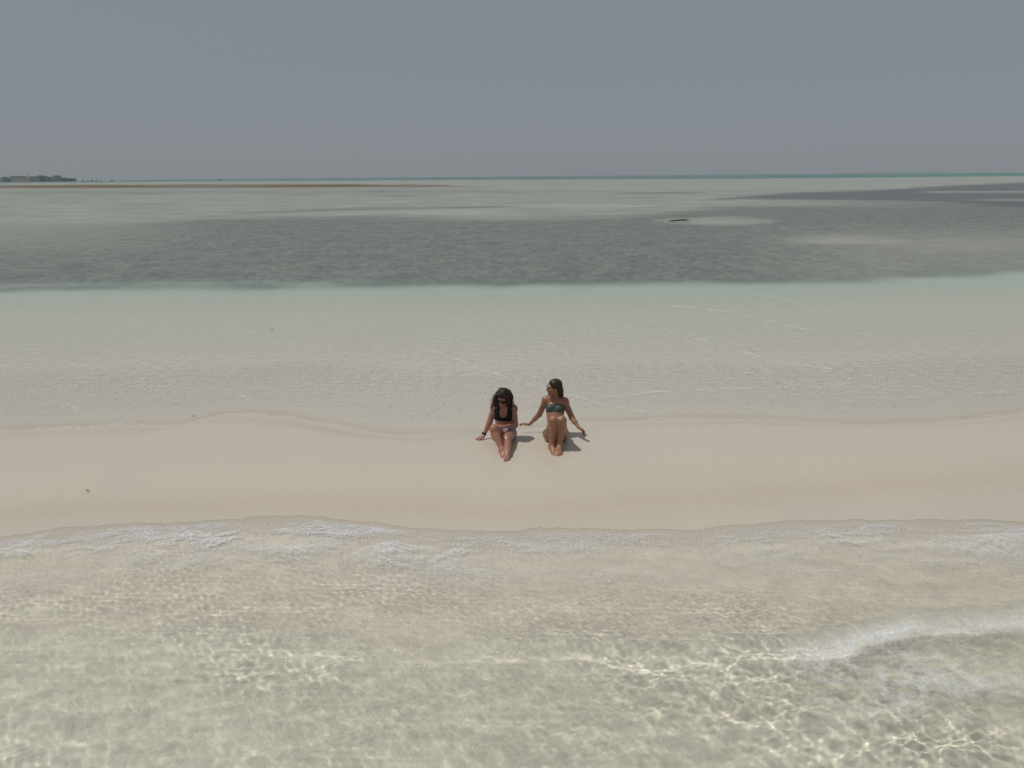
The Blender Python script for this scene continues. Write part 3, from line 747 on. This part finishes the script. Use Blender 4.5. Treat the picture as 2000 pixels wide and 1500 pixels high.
# hair: smooth, swept back behind the ear, ending at the nape
def hair_cap(F, P, R, back=0.0, grow=0.010):
    F.ell(P(0, -0.022, 0.034), (0.076+grow, 0.088+grow, 0.080+grow), R, 0.02)
def cut(F, pts, rad, k=0.02):
    for (p, r) in zip(pts, rad): F.ell(p, r if hasattr(r, '__len__') else (r, r, r), R_, k, sub=True)
H = Field((0.42, 9.10, 0.55), (0.80, 9.50, 1.02), 0.004)
hair_cap(H, P_, R_)
for a in np.linspace(-1, 1, 9):
    x0 = 0.066*a; 
    H.cone(P_(x0, -0.045 - 0.02*(1-a*a), 0.02), P_(x0*0.95, -0.072 - 0.025*(1-a*a), -0.06), 0.030, 0.026, 0.02)
    H.cone(P_(x0*0.95, -0.072 - 0.025*(1-a*a), -0.06), P_(x0*0.8, -0.075 - 0.022*(1-a*a), -0.125), 0.026, 0.016, 0.02)
H.ell(P_(0, 0.092, -0.008), (0.074, 0.082, 0.072), R_, 0.015, sub=True)
for sg in (-1, 1): H.ell(P_(0.085*sg, 0.028, -0.045), (0.030, 0.062, 0.055), R_, 0.012, sub=True)
hair_o = H.mesh('hair', hair_mat2, woman_b)
def join_extra(o, vs, fs):
    me = o.data; import bmesh
    bm = bmesh.new(); bm.from_mesh(me); vv = [bm.verts.new(tuple(v)) for v in vs]
    for f in fs:
        try:
            q = bm.faces.new([vv[i] for i in f]); q.smooth = True
        except ValueError: pass
    bm.to_mesh(me); bm.free()
rr = random.Random(4)
st = []
for i in range(90):
    a = rr.uniform(-1, 1); b0 = rr.uniform(-0.03, 0.02)
    p0 = P_(0.060*a, 0.045 - abs(a)*0.03 + b0, 0.098 - 0.035*a*a)
    p1 = P_(0.088*a, -0.045 + b0 - 0.03*(1-a*a), 0.065 - 0.02*a*a); p2 = P_(0.082*a, -0.095 - 0.022*(1-a*a) + rr.uniform(-.006, .006), -0.02)
    p3 = P_(0.072*a + rr.uniform(-.01, .01), -0.098 - 0.022*(1-a*a) + rr.uniform(-.01, .008), -0.125 + rr.uniform(-.02, .01))
    st.append(([p0, (p0+p1)/2 + P_(0, 0, 0.012) - hc, p1, p2, p3], [0.003, 0.0035, 0.0035, 0.003, 0.001]))
join_extra(hair_o, *tubes(st, 5))

# --- left-hand woman: black top, looking down, one hand on the sand
J = dict(toeL=V(-0.105, 8.43, 0), toeR=V(-0.080, 8.335, 0), ankL=V(-0.135, 8.575, 0.200), ankR=V(-0.064, 8.505, 0.192),
         kneeL=V(-0.240, 8.750, 0.430), kneeR=V(-0.072, 8.800, 0.268), hipL=V(-0.198, 9.130, 0.228), hipR=V(-0.042, 9.140, 0.216),
         pelvis=V(-0.120, 9.160, 0.236), waist=V(-0.116, 9.190, 0.352), chest=V(-0.114, 9.205, 0.476), neck=V(-0.110, 9.200, 0.612),
         shL=V(-0.240, 9.235, 0.572), shR=V(0.018, 9.205, 0.556), elL=V(-0.312, 9.222, 0.360), wrL=V(-0.392, 9.165, 0.190),
         elR=V(0.040, 9.150, 0.340), wrR=V(-0.105, 8.960, 0.385))
woman_a = empty('person', (-0.12, 9.08, GZP))
tag(woman_a, 'seated woman in a black bikini top and lilac bottom, long dark hair, looking down', 'person', 'women sitting on the sandbank')
T = Field((-0.60, 8.28, 0.10), (0.16, 9.45, 0.95))
s_, f_, up_, Rc = torso(T, J, None, 0.97)
Tb = T.copy()
hc = V(-0.122, 9.135, 0.742)
P_, R_ = head(T, hc, V(-0.32, -0.84, -0.44), V(0.10, -0.38, 0.92), J['neck'])
limbs(T, J, GZP)
hand(T, J['wrL'], V(-0.80, -0.45, -0.42), V(0.1, 0.1, -1), V(0.5, -0.8, 0), (0.05, 0.1, 0.1, 0.15, 0.0), 0.25)
hand(T, J['wrR'], V(-0.85, -0.30, 0.16), V(-0.15, 0.2, -1), V(0, 0.8, 0.3), (0.35, 0.45, 0.5, 0.5, 0.1), 0.2)
skin_a = skin_material('light_tanned_skin', (0.365, 0.170, 0.112))
b = T.mesh('body', skin_a, woman_a); paint(b, P_, R_, hc)
X, Y, Z = Tb.coords()
t = along(up_, J['chest']); ss = along(s_, J['chest']); ff = along(f_, J['chest'])
scoop = np.where(ff > 0, np.hypot(ss, np.minimum(t - 0.045, 0)*0.8) - 0.052 + np.maximum(t-0.045, 0)*0.0, np.hypot(ss, np.minimum(t - 0.03, 0)) - 0.06)
arm = 0.045 - np.hypot(np.maximum(np.abs(ss) - 0.118 - 0.0, -0.5)*1.0, 0) - 0.0
reg = np.maximum(np.maximum(np.abs(ss) - np.interp(t, [0.03, 0.10], [0.20, 0.098]), -t - 0.068), t - 0.22)
reg = np.maximum(reg, -scoop)
shell(Tb, reg, 0.005, 'bikini_top', black_cloth, woman_a)
pu = unit(J['waist'] - J['pelvis']); t2 = along(pu, J['pelvis']); ss2 = along(s_, J['pelvis'])
pf = along(unit(np.cross(s_ - pu*(s_@pu), pu)), J['pelvis'])
shell(T, np.maximum(np.maximum(np.maximum(t2 - 0.088, np.abs(ss2) - 0.165), pf - 0.15), -(t2 + 0.12 - 0.42*np.abs(ss2) - 0.45*pf)), 0.005, 'bikini_bottom', lilac_cloth, woman_a)
glasses(P_, woman_a, 0.031, lens_mat)
H = Field((-0.36, 8.95, 0.42), (0.16, 9.42, 0.95), 0.004)
hair_cap(H, P_, R_)
H.ell(P_(0, 0.085, -0.035), (0.058, 0.085, 0.080), R_, 0.012, sub=True)
def lock(x0, b0, x1, b1, drop, wav, ph, r0, r1, n=9, pull=V(0, 0, 0)):
    pts = []
    for i in range(n):
        t = i/(n-1); e = t**1.3
        p = P_(x0, b0, 0.06) if False else (P_(x0, b0, 0.045)*(1-e) + (P_(x1, b1, 0.045) + V(0, 0, -drop) + pull)*e)
        p = p + R_[0]*wav*math.sin(ph + t*9)*min(1, t*2) + R_[1]*wav*0.7*math.cos(ph*1.7 + t*8)*min(1, t*2) + (R_[0]*math.copysign(0.010, x0))*math.sin(math.pi*t)
        pts.append(p)
    return pts, [r0 + (r1-r0)*(i/(n-1))**1.5 for i in range(n)]
locks = []
rr = random.Random(9)
# the person's own left (picture right) side is heavier and longer
for i in range(60):
    side = rr.random() < 0.62
    sg = 1 if side else -1
    x0 = sg*rr.uniform(0.045, 0.082); b0 = rr.uniform(-0.09, 0.045)*(1 if side else 0.9)
    dr = rr.uniform(0.18, 0.245) if side else rr.uniform(0.13, 0.19)
    x1 = x0 + sg*rr.uniform(0.0, 0.095 if side else 0.035); b1 = b0 - 0.01 + rr.uniform(-0.02, 0.02)
    locks.append(lock(x0, b0, x1, b1, dr, rr.uniform(0.004, 0.010), rr.uniform(0, 6), 0.017, 0.005, pull=V(0, 0.02, 0)))
for i in range(26):
    x0 = rr.uniform(-0.06, 0.06); locks.append(lock(x0, -0.10, x0*1.5, -0.14, rr.uniform(0.16, 0.24), 0.008, rr.uniform(0, 6), 0.018, 0.006, pull=V(0, 0.03, 0)))
for pts, rad in locks:
    for i in range(len(pts)-1): H.cone(pts[i], pts[i+1], rad[i], rad[i+1], 0.006)
for a in (-0.05, 0.0, 0.05):
    H.cone(P_(0.02, 0.06, 0.095), P_(a*1.4, 0.075-abs(a)*0.4, 0.068), 0.016, 0.014, 0.02)
hair_o = H.mesh('hair', hair_mat, woman_a)
st = []
for i in range(160):
    side = rr.random() < 0.6; sg = 1 if side else -1
    x0 = sg*rr.uniform(0.05, 0.088)
    st.append(lock(x0, rr.uniform(-0.09, 0.03), x0 + sg*rr.uniform(0, 0.14 if side else 0.06), rr.uniform(-0.10, 0.02), rr.uniform(0.16, 0.26) if side else rr.uniform(0.12, 0.2),
                   rr.uniform(0.004, 0.012), rr.uniform(0, 6), 0.0035, 0.0009, 12, pull=V(0, 0.02, 0)))
join_extra(hair_o, *tubes(st, 4))
# wristwatch on the propped arm
wr = J['wrL'] + unit(J['elL'] - J['wrL'])*0.022; ax = unit(J['elL'] - J['wrL']); a1 = unit(np.cross(ax, V(0, 0, 1))); a2 = np.cross(a1, ax)
ring = [wr + 0.0255*(a1*math.cos(t) + a2*math.sin(t)) for t in np.linspace(0, 2*math.pi, 25)]
strap = raw_mesh('wristwatch', *tubes([([p + ax*o for p in ring], [0.0045]*25) for o in (-0.006, 0, 0.006)]), strap_mat, woman_a)
out = unit(-a1*0.6 + a2*0.8 + V(-0.3, -0.5, 0)); out = unit(out - ax*(out@ax))
fc = wr + out*0.026
vs = []; fs = []
b1_, b2_ = ax, np.cross(out, ax)
for lv, (h_, r_) in enumerate(((0, 0.018), (0.008, 0.018), (0.010, 0.015))):
    for i in range(20): vs.append(fc + out*h_ + r_*(b1_*math.cos(i*math.pi/10) + b2_*math.sin(i*math.pi/10)))
for lv in range(2):
    for i in range(20): fs.append((lv*20+i, lv*20+(i+1) % 20, lv*20+20+(i+1) % 20, lv*20+20+i))
fs.append(tuple(range(40, 60)))
wf = raw_mesh('watch_case', vs, fs, lens_mat); wf.parent = strap

# ------------------------------------------------------------------ far shore, buildings, boats
def at(px, dist, z=0.0):
    """a point `dist` metres out along the bearing of column px"""
    u_ = (px-1000)/F_PX
    return u_*dist*(math.cos(PITCH) + 0.0), dist
def boxes(list_):
    vs, fs = [], []
    for (x0, y0, z0, x1, y1, z1) in list_:
        b = len(vs)
        vs += [(x, y, z) for x in (x0, x1) for y in (y0, y1) for z in (z0, z1)]
        fs += [tuple(b+i for i in f) for f in ((0, 1, 3, 2), (4, 6, 7, 5), (0, 4, 5, 1), (2, 3, 7, 6), (0, 2, 6, 4), (1, 5, 7, 3))]
    return vs, fs
def part(name, list_, mat, parent):
    vs, fs = boxes(list_)
    me = bpy.data.meshes.new(name); me.from_pydata(vs, [], fs); me.update(); me.materials.append(mat)
    o = bpy.data.objects.new(name, me); COL.objects.link(o); o.parent = parent
    return o
def land(name, x0, x1, y0, y1, hmax, seed):
    nx, ny = 160, 14
    a = np.linspace(0, 1, nx); b_ = np.linspace(0, 1, ny)
    X = np.repeat((x0 + (x1-x0)*a)[None], ny, 0); Y = np.repeat((y0 + (y1-y0)*b_)[:, None], nx, 1)
    A = np.repeat(a[None], ny, 0); B = np.repeat(b_[:, None], nx, 1)
    Z = hmax*(0.6 + 0.5*fbm(A*9, B*2, 3, seed))*np.clip(np.sin(np.pi*A), 0, 1)**0.4*np.clip(B*3, 0, 1)*(1 - B**6) - 0.4
    o = grid_mesh(name, X, Y, Z); o['kind'] = 'structure'
    return o
land_mat = plain('haze_paled_scrubland', (0.33, 0.31, 0.28), 0.9, (0.05, 1.0))  # land colour lightened to stand in for distant haze
xl = at(-700, 2500)[0]; xr = at(160, 2500)[0]
l1 = land('land', xl, xr, 2490, 3100, 4.0, 3); l1.data.materials.append(land_mat)
xl = at(1925, 6200)[0]; xr = at(3200, 6200)[0]
l2 = land('land', xl, xr, 6200, 6800, 16.0, 8); l2.data.materials.append(land_mat)
wall_mats = [plain('haze_paled_render', c, 0.9, (0.4, 0.05)) for c in ((0.72, 0.70, 0.68), (0.66, 0.66, 0.67), (0.78, 0.76, 0.73))]  # wall colours paled in place of air haze
roof_mat = plain('grey_roof', (0.40, 0.39, 0.38), 0.9)
win_mat = plain('dark_window', (0.12, 0.13, 0.14), 0.2)
def building(p0, p1, dist, top, mat, label, n_f, hut=None, dome=False):
    x0, x1 = at(p0, dist)[0], at(p1, dist)[0]; cx = (x0+x1)/2; w = (x1-x0)
    hgt = top
    r = empty('building', (cx, dist, 1.0)); tag(r, label, 'building', 'buildings along the far shore')
    d = 14.0
    part('wall', [(-w/2, 0, -1.5, w/2, d, hgt)], mat, r)
    rf = part('roof', [(-w/2-0.3, -0.3, hgt, w/2+0.3, d+0.3, hgt+0.35), (-w/2-0.3, -0.3, hgt+0.35, w/2+0.3, 0.0, hgt+1.0)], roof_mat, r)
    if hut: 
        a, b_ = hut; part('stair_hut', [(-w/2 + a*w, 3, hgt+0.352, -w/2 + b_*w, 8, hgt+2.9)], mat, rf)
    nf = max(1, int(hgt/3.4)); nw = max(2, min(n_f, int(w/3.5)))
    for i in range(nf):
        for j in range(nw):
            wx = -w/2 + (j+0.5)*w/nw; wz = 1.2 + i*(hgt-1.0)/nf
            fr = part('window', [(wx-0.85, -0.06, wz-0.1, wx+0.85, 0.0-0.001, wz), (wx-0.8, -0.05, wz, wx-0.7, -0.001, wz+1.4), (wx+0.7, -0.05, wz, wx+0.8, -0.001, wz+1.4), (wx-0.85, -0.06, wz+1.4, wx+0.85, -0.001, wz+1.5)], roof_mat, r)
            part('pane', [(wx-0.69, -0.03, wz+0.002, wx+0.69, -0.002, wz+1.398)], win_mat, fr)
BL = [(-70, -44, 12, 0, 'far-off flat block beyond the left end of the skyline', 4, None), (-42, -22, 16, 1, 'hazy block standing off the left end of the skyline', 4, None), (-20, 6.5, 11, 1, 'low hazy block at the very left of the skyline', 5, (0.3, 0.6)),
      (8, 16, 14, 0, 'narrow hazy block near the left end, beside the low one', 3, None), (17, 23.5, 11.5, 2, 'small low hazy block left of the widest building', 2, None),
      (24, 56, 16.5, 0, 'widest flat-roofed hazy building on the far shore, left of the mast', 7, (0.15, 0.3)), (64, 77, 15, 2, 'hazy block just right of the mast', 4, None),
      (78, 92, 17, 1, 'hazy block with a roof hut, second right of the mast', 4, (0.1, 0.5)), (92.8, 106, 13.5, 2, 'pale mid-height block between the roof-hut block and the tallest end block', 4, None),
      (108, 120, 16.5, 1, 'dark squared block ending the tall part of the skyline', 3, (0.2, 0.7)), (121, 133, 9.5, 0, 'low hazy building stepping down right of the dark squared block', 4, None),
      (134, 149, 7.6, 1, 'long low shed at the right tip of the skyline', 4, None)]
for i, (a, b_, h_, mi, lab, nf, hut) in enumerate(BL):
    building(a, b_, 2500 + (i % 3)*25, h_, wall_mats[mi], lab, nf, hut)
x, y = at(61.5, 2496)
ms = empty('mast', (x, y, 1.0)); tag(ms, 'thin mast rising above the far skyline right of the widest building', 'mast')
part('base', [(-2, -2, -1.4, 2, 2, 14.0)], wall_mats[0], ms)
vs, fs = tubes([([V(0, 0, 14), V(0, 0, 22), V(0, 0, 28)], [0.8, 0.6, 0.25])], 8)
me = bpy.data.meshes.new('pole'); me.from_pydata([tuple(v) for v in vs], [], fs); me.materials.append(roof_mat); o = bpy.data.objects.new('pole', me); COL.objects.link(o); o.parent = ms

hull_mat = plain('dark_hull_paint', (0.06, 0.08, 0.10), 0.4); cabin_mat = plain('off_white_cabin', (0.30, 0.33, 0.36), 0.5)
def boat(px, dist, L, label, rz=0.0, mast=None):
    x, y = at(px, dist)
    r = empty('boat', (x, y, 0.0)); r.rotation_euler.z = rz; tag(r, label, 'boat', 'boats far out near the horizon')
    vs, fs = [], []
    n = 12
    for i in range(n+1):
        t = i/n; wdt = 0.16*L*math.sin(math.pi*min(1, 0.22 + t*0.78))**0.6 if t < 0.999 else 0.02; sh = 0.09*L + 0.07*L*t*t
        xx = -L/2 + L*t
        vs += [(xx, -wdt, sh), (xx, -wdt*0.7, -0.15), (xx, 0, -0.35), (xx, wdt*0.7, -0.15), (xx, wdt, sh)]
    for i in range(n):
        for j in range(4): fs.append((i*5+j, i*5+j+1, i*5+j+6, i*5+j+5))
        fs.append((i*5+4, i*5, i*5+5, i*5+9))
    fs.append((0, 1, 2, 3, 4)); fs.append((n*5+4, n*5+3, n*5+2, n*5+1, n*5))
    me = bpy.data.meshes.new('hull'); me.from_pydata(vs, [], fs); me.materials.append(hull_mat)
    o = bpy.data.objects.new('hull', me); COL.objects.link(o); o.parent = r
    cb = part('cabin', [(-0.22*L, -0.09*L, 0.1*L, 0.16*L, 0.09*L, 0.24*L), (-0.26*L, -0.10*L, 0.242*L, 0.18*L, 0.10*L, 0.26*L)], cabin_mat, r)
    part('window', [(-0.16*L, -0.092*L, 0.16*L, 0.12*L, -0.0902*L, 0.21*L)], win_mat, cb)
    if mast:
        vs, fs = tubes([([V(0, 0, 0.26*L), V(mast[0]*L, 0, mast[1]*L)], [0.035*L, 0.02*L])], 6)
        me = bpy.data.meshes.new('mast'); me.from_pydata([tuple(v) for v in vs], [], fs); me.materials.append(hull_mat); o = bpy.data.objects.new('mast', me); COL.objects.link(o); o.parent = r
for a in [(166, 2300, 9, 'small boat closest to the right tip of the skyline', 0.2, (0, .7)), (174, 2250, 8, 'low boat, second from the tip of the skyline', 2.8, None),
          (183, 2200, 10, 'dark boat with a mast in the middle of the cluster off the skyline', 0.1, (0, .85)), (191.5, 2250, 9, 'dark boat at the right of the cluster off the skyline', 3.0, (0, .6)),
          (199, 2300, 7, 'faint low boat trailing the cluster on its right', 0.3, None), (222, 2050, 9, 'lone boat on the horizon between the skyline cluster and the masted speck', 0.2, (0.0, .4)),
          (328, 2050, 5, 'tiny masted boat on the horizon over the brown sandbar', 0.4, (0, 0.9)), (434, 2000, 8, 'dark low boat on the horizon, farthest from the skyline on the left half', 3.1, None),
          (1517, 2000, 5, 'single boat with a leaning mast on the right-hand horizon', 0.2, (0.35, 1.5))]:
    boat(*a)

# ------------------------------------------------------------------ driftwood and weed
wood_mat = plain('dark_wet_wood', (0.035, 0.032, 0.026), 0.5, (20.0, 0.01)); weed_mat = plain('dry_brown_weed', (0.09, 0.065, 0.045), 0.8)
pts = [unproject(a, b) for a, b in ((1304, 431.5), (1312, 432.3), (1322, 431.4), (1336, 430.6), (1351, 430.2))]
cx, cy = pts[2]
vs, fs = tubes([([V(p[0]-cx, p[1]-cy, z) for p, z in zip(pts, (-0.02, 0.03, 0.05, 0.05, -0.02))], [0.02, 0.06, 0.055, 0.06, 0.02]),
                ([V(pts[3][0]-cx, pts[3][1]-cy, 0.05), V(pts[3][0]-cx+0.25, pts[3][1]-cy+0.1, 0.12)], [0.03, 0.01])], 8)
o = raw_mesh('driftwood', vs, fs, wood_mat); o.location = (cx, cy, 0)
tag(o, 'long dark piece of driftwood lying in the shallows over a pale patch', 'driftwood')
def weed(px, py, z, size, label, seed):
    r_ = random.Random(seed); cx, cy = unproject(px, py, z); paths = []
    for i in range(9):
        a = r_.uniform(0, 6.28); p = V(0, 0, 0.004); ps = [p]
        for k in range(4):
            a += r_.uniform(-0.8, 0.8); p = p + V(math.cos(a)*size/7*1.6, math.sin(a)*size/7, r_.uniform(-0.002, 0.004)); p[2] = max(p[2], 0.002); ps.append(p)
        paths.append((ps, [size*k_ for k_ in (0.05, 0.06, 0.05, 0.035, 0.015)]))
    o = raw_mesh('seaweed', *tubes(paths, 5), weed_mat); o.location = (cx, cy, z); tag(o, label, 'seaweed', 'scraps of seaweed')
def gz_at(x, y): return float(ground_z(np.array([[x]]), np.array([[y]]))[0, 0])
for px, py, z, size, lab in ((172, 958, 0.12, 0.04, 'brown scrap of weed on the smooth wet sand near the left edge'), (532, 644, 0.004, 0.07, 'dark scrap of weed floating alone in the wide shallows'),
                             (867, 787, 0.004, 0.016, 'small speck of weed in the shallows left of the long-haired woman'), (947, 767, 0.004, 0.018, 'small speck of weed in the shallows just left of the long-haired woman\'s head'),
                             (580, 785, 0.004, 0.018, 'small weed speck in the shallows right of the sandbank hump'), (379, 813, 0.01, 0.035, 'weed scrap at the waterline on the left hump of the bank')):
    x, y = unproject(px, py, z)
    zz = max(gz_at(x, y), 0.003) + 0.001
    x, y = unproject(px, py, zz)
    weed(px, py, max(gz_at(x, y), 0.003) + 0.001, size, lab, int(px))
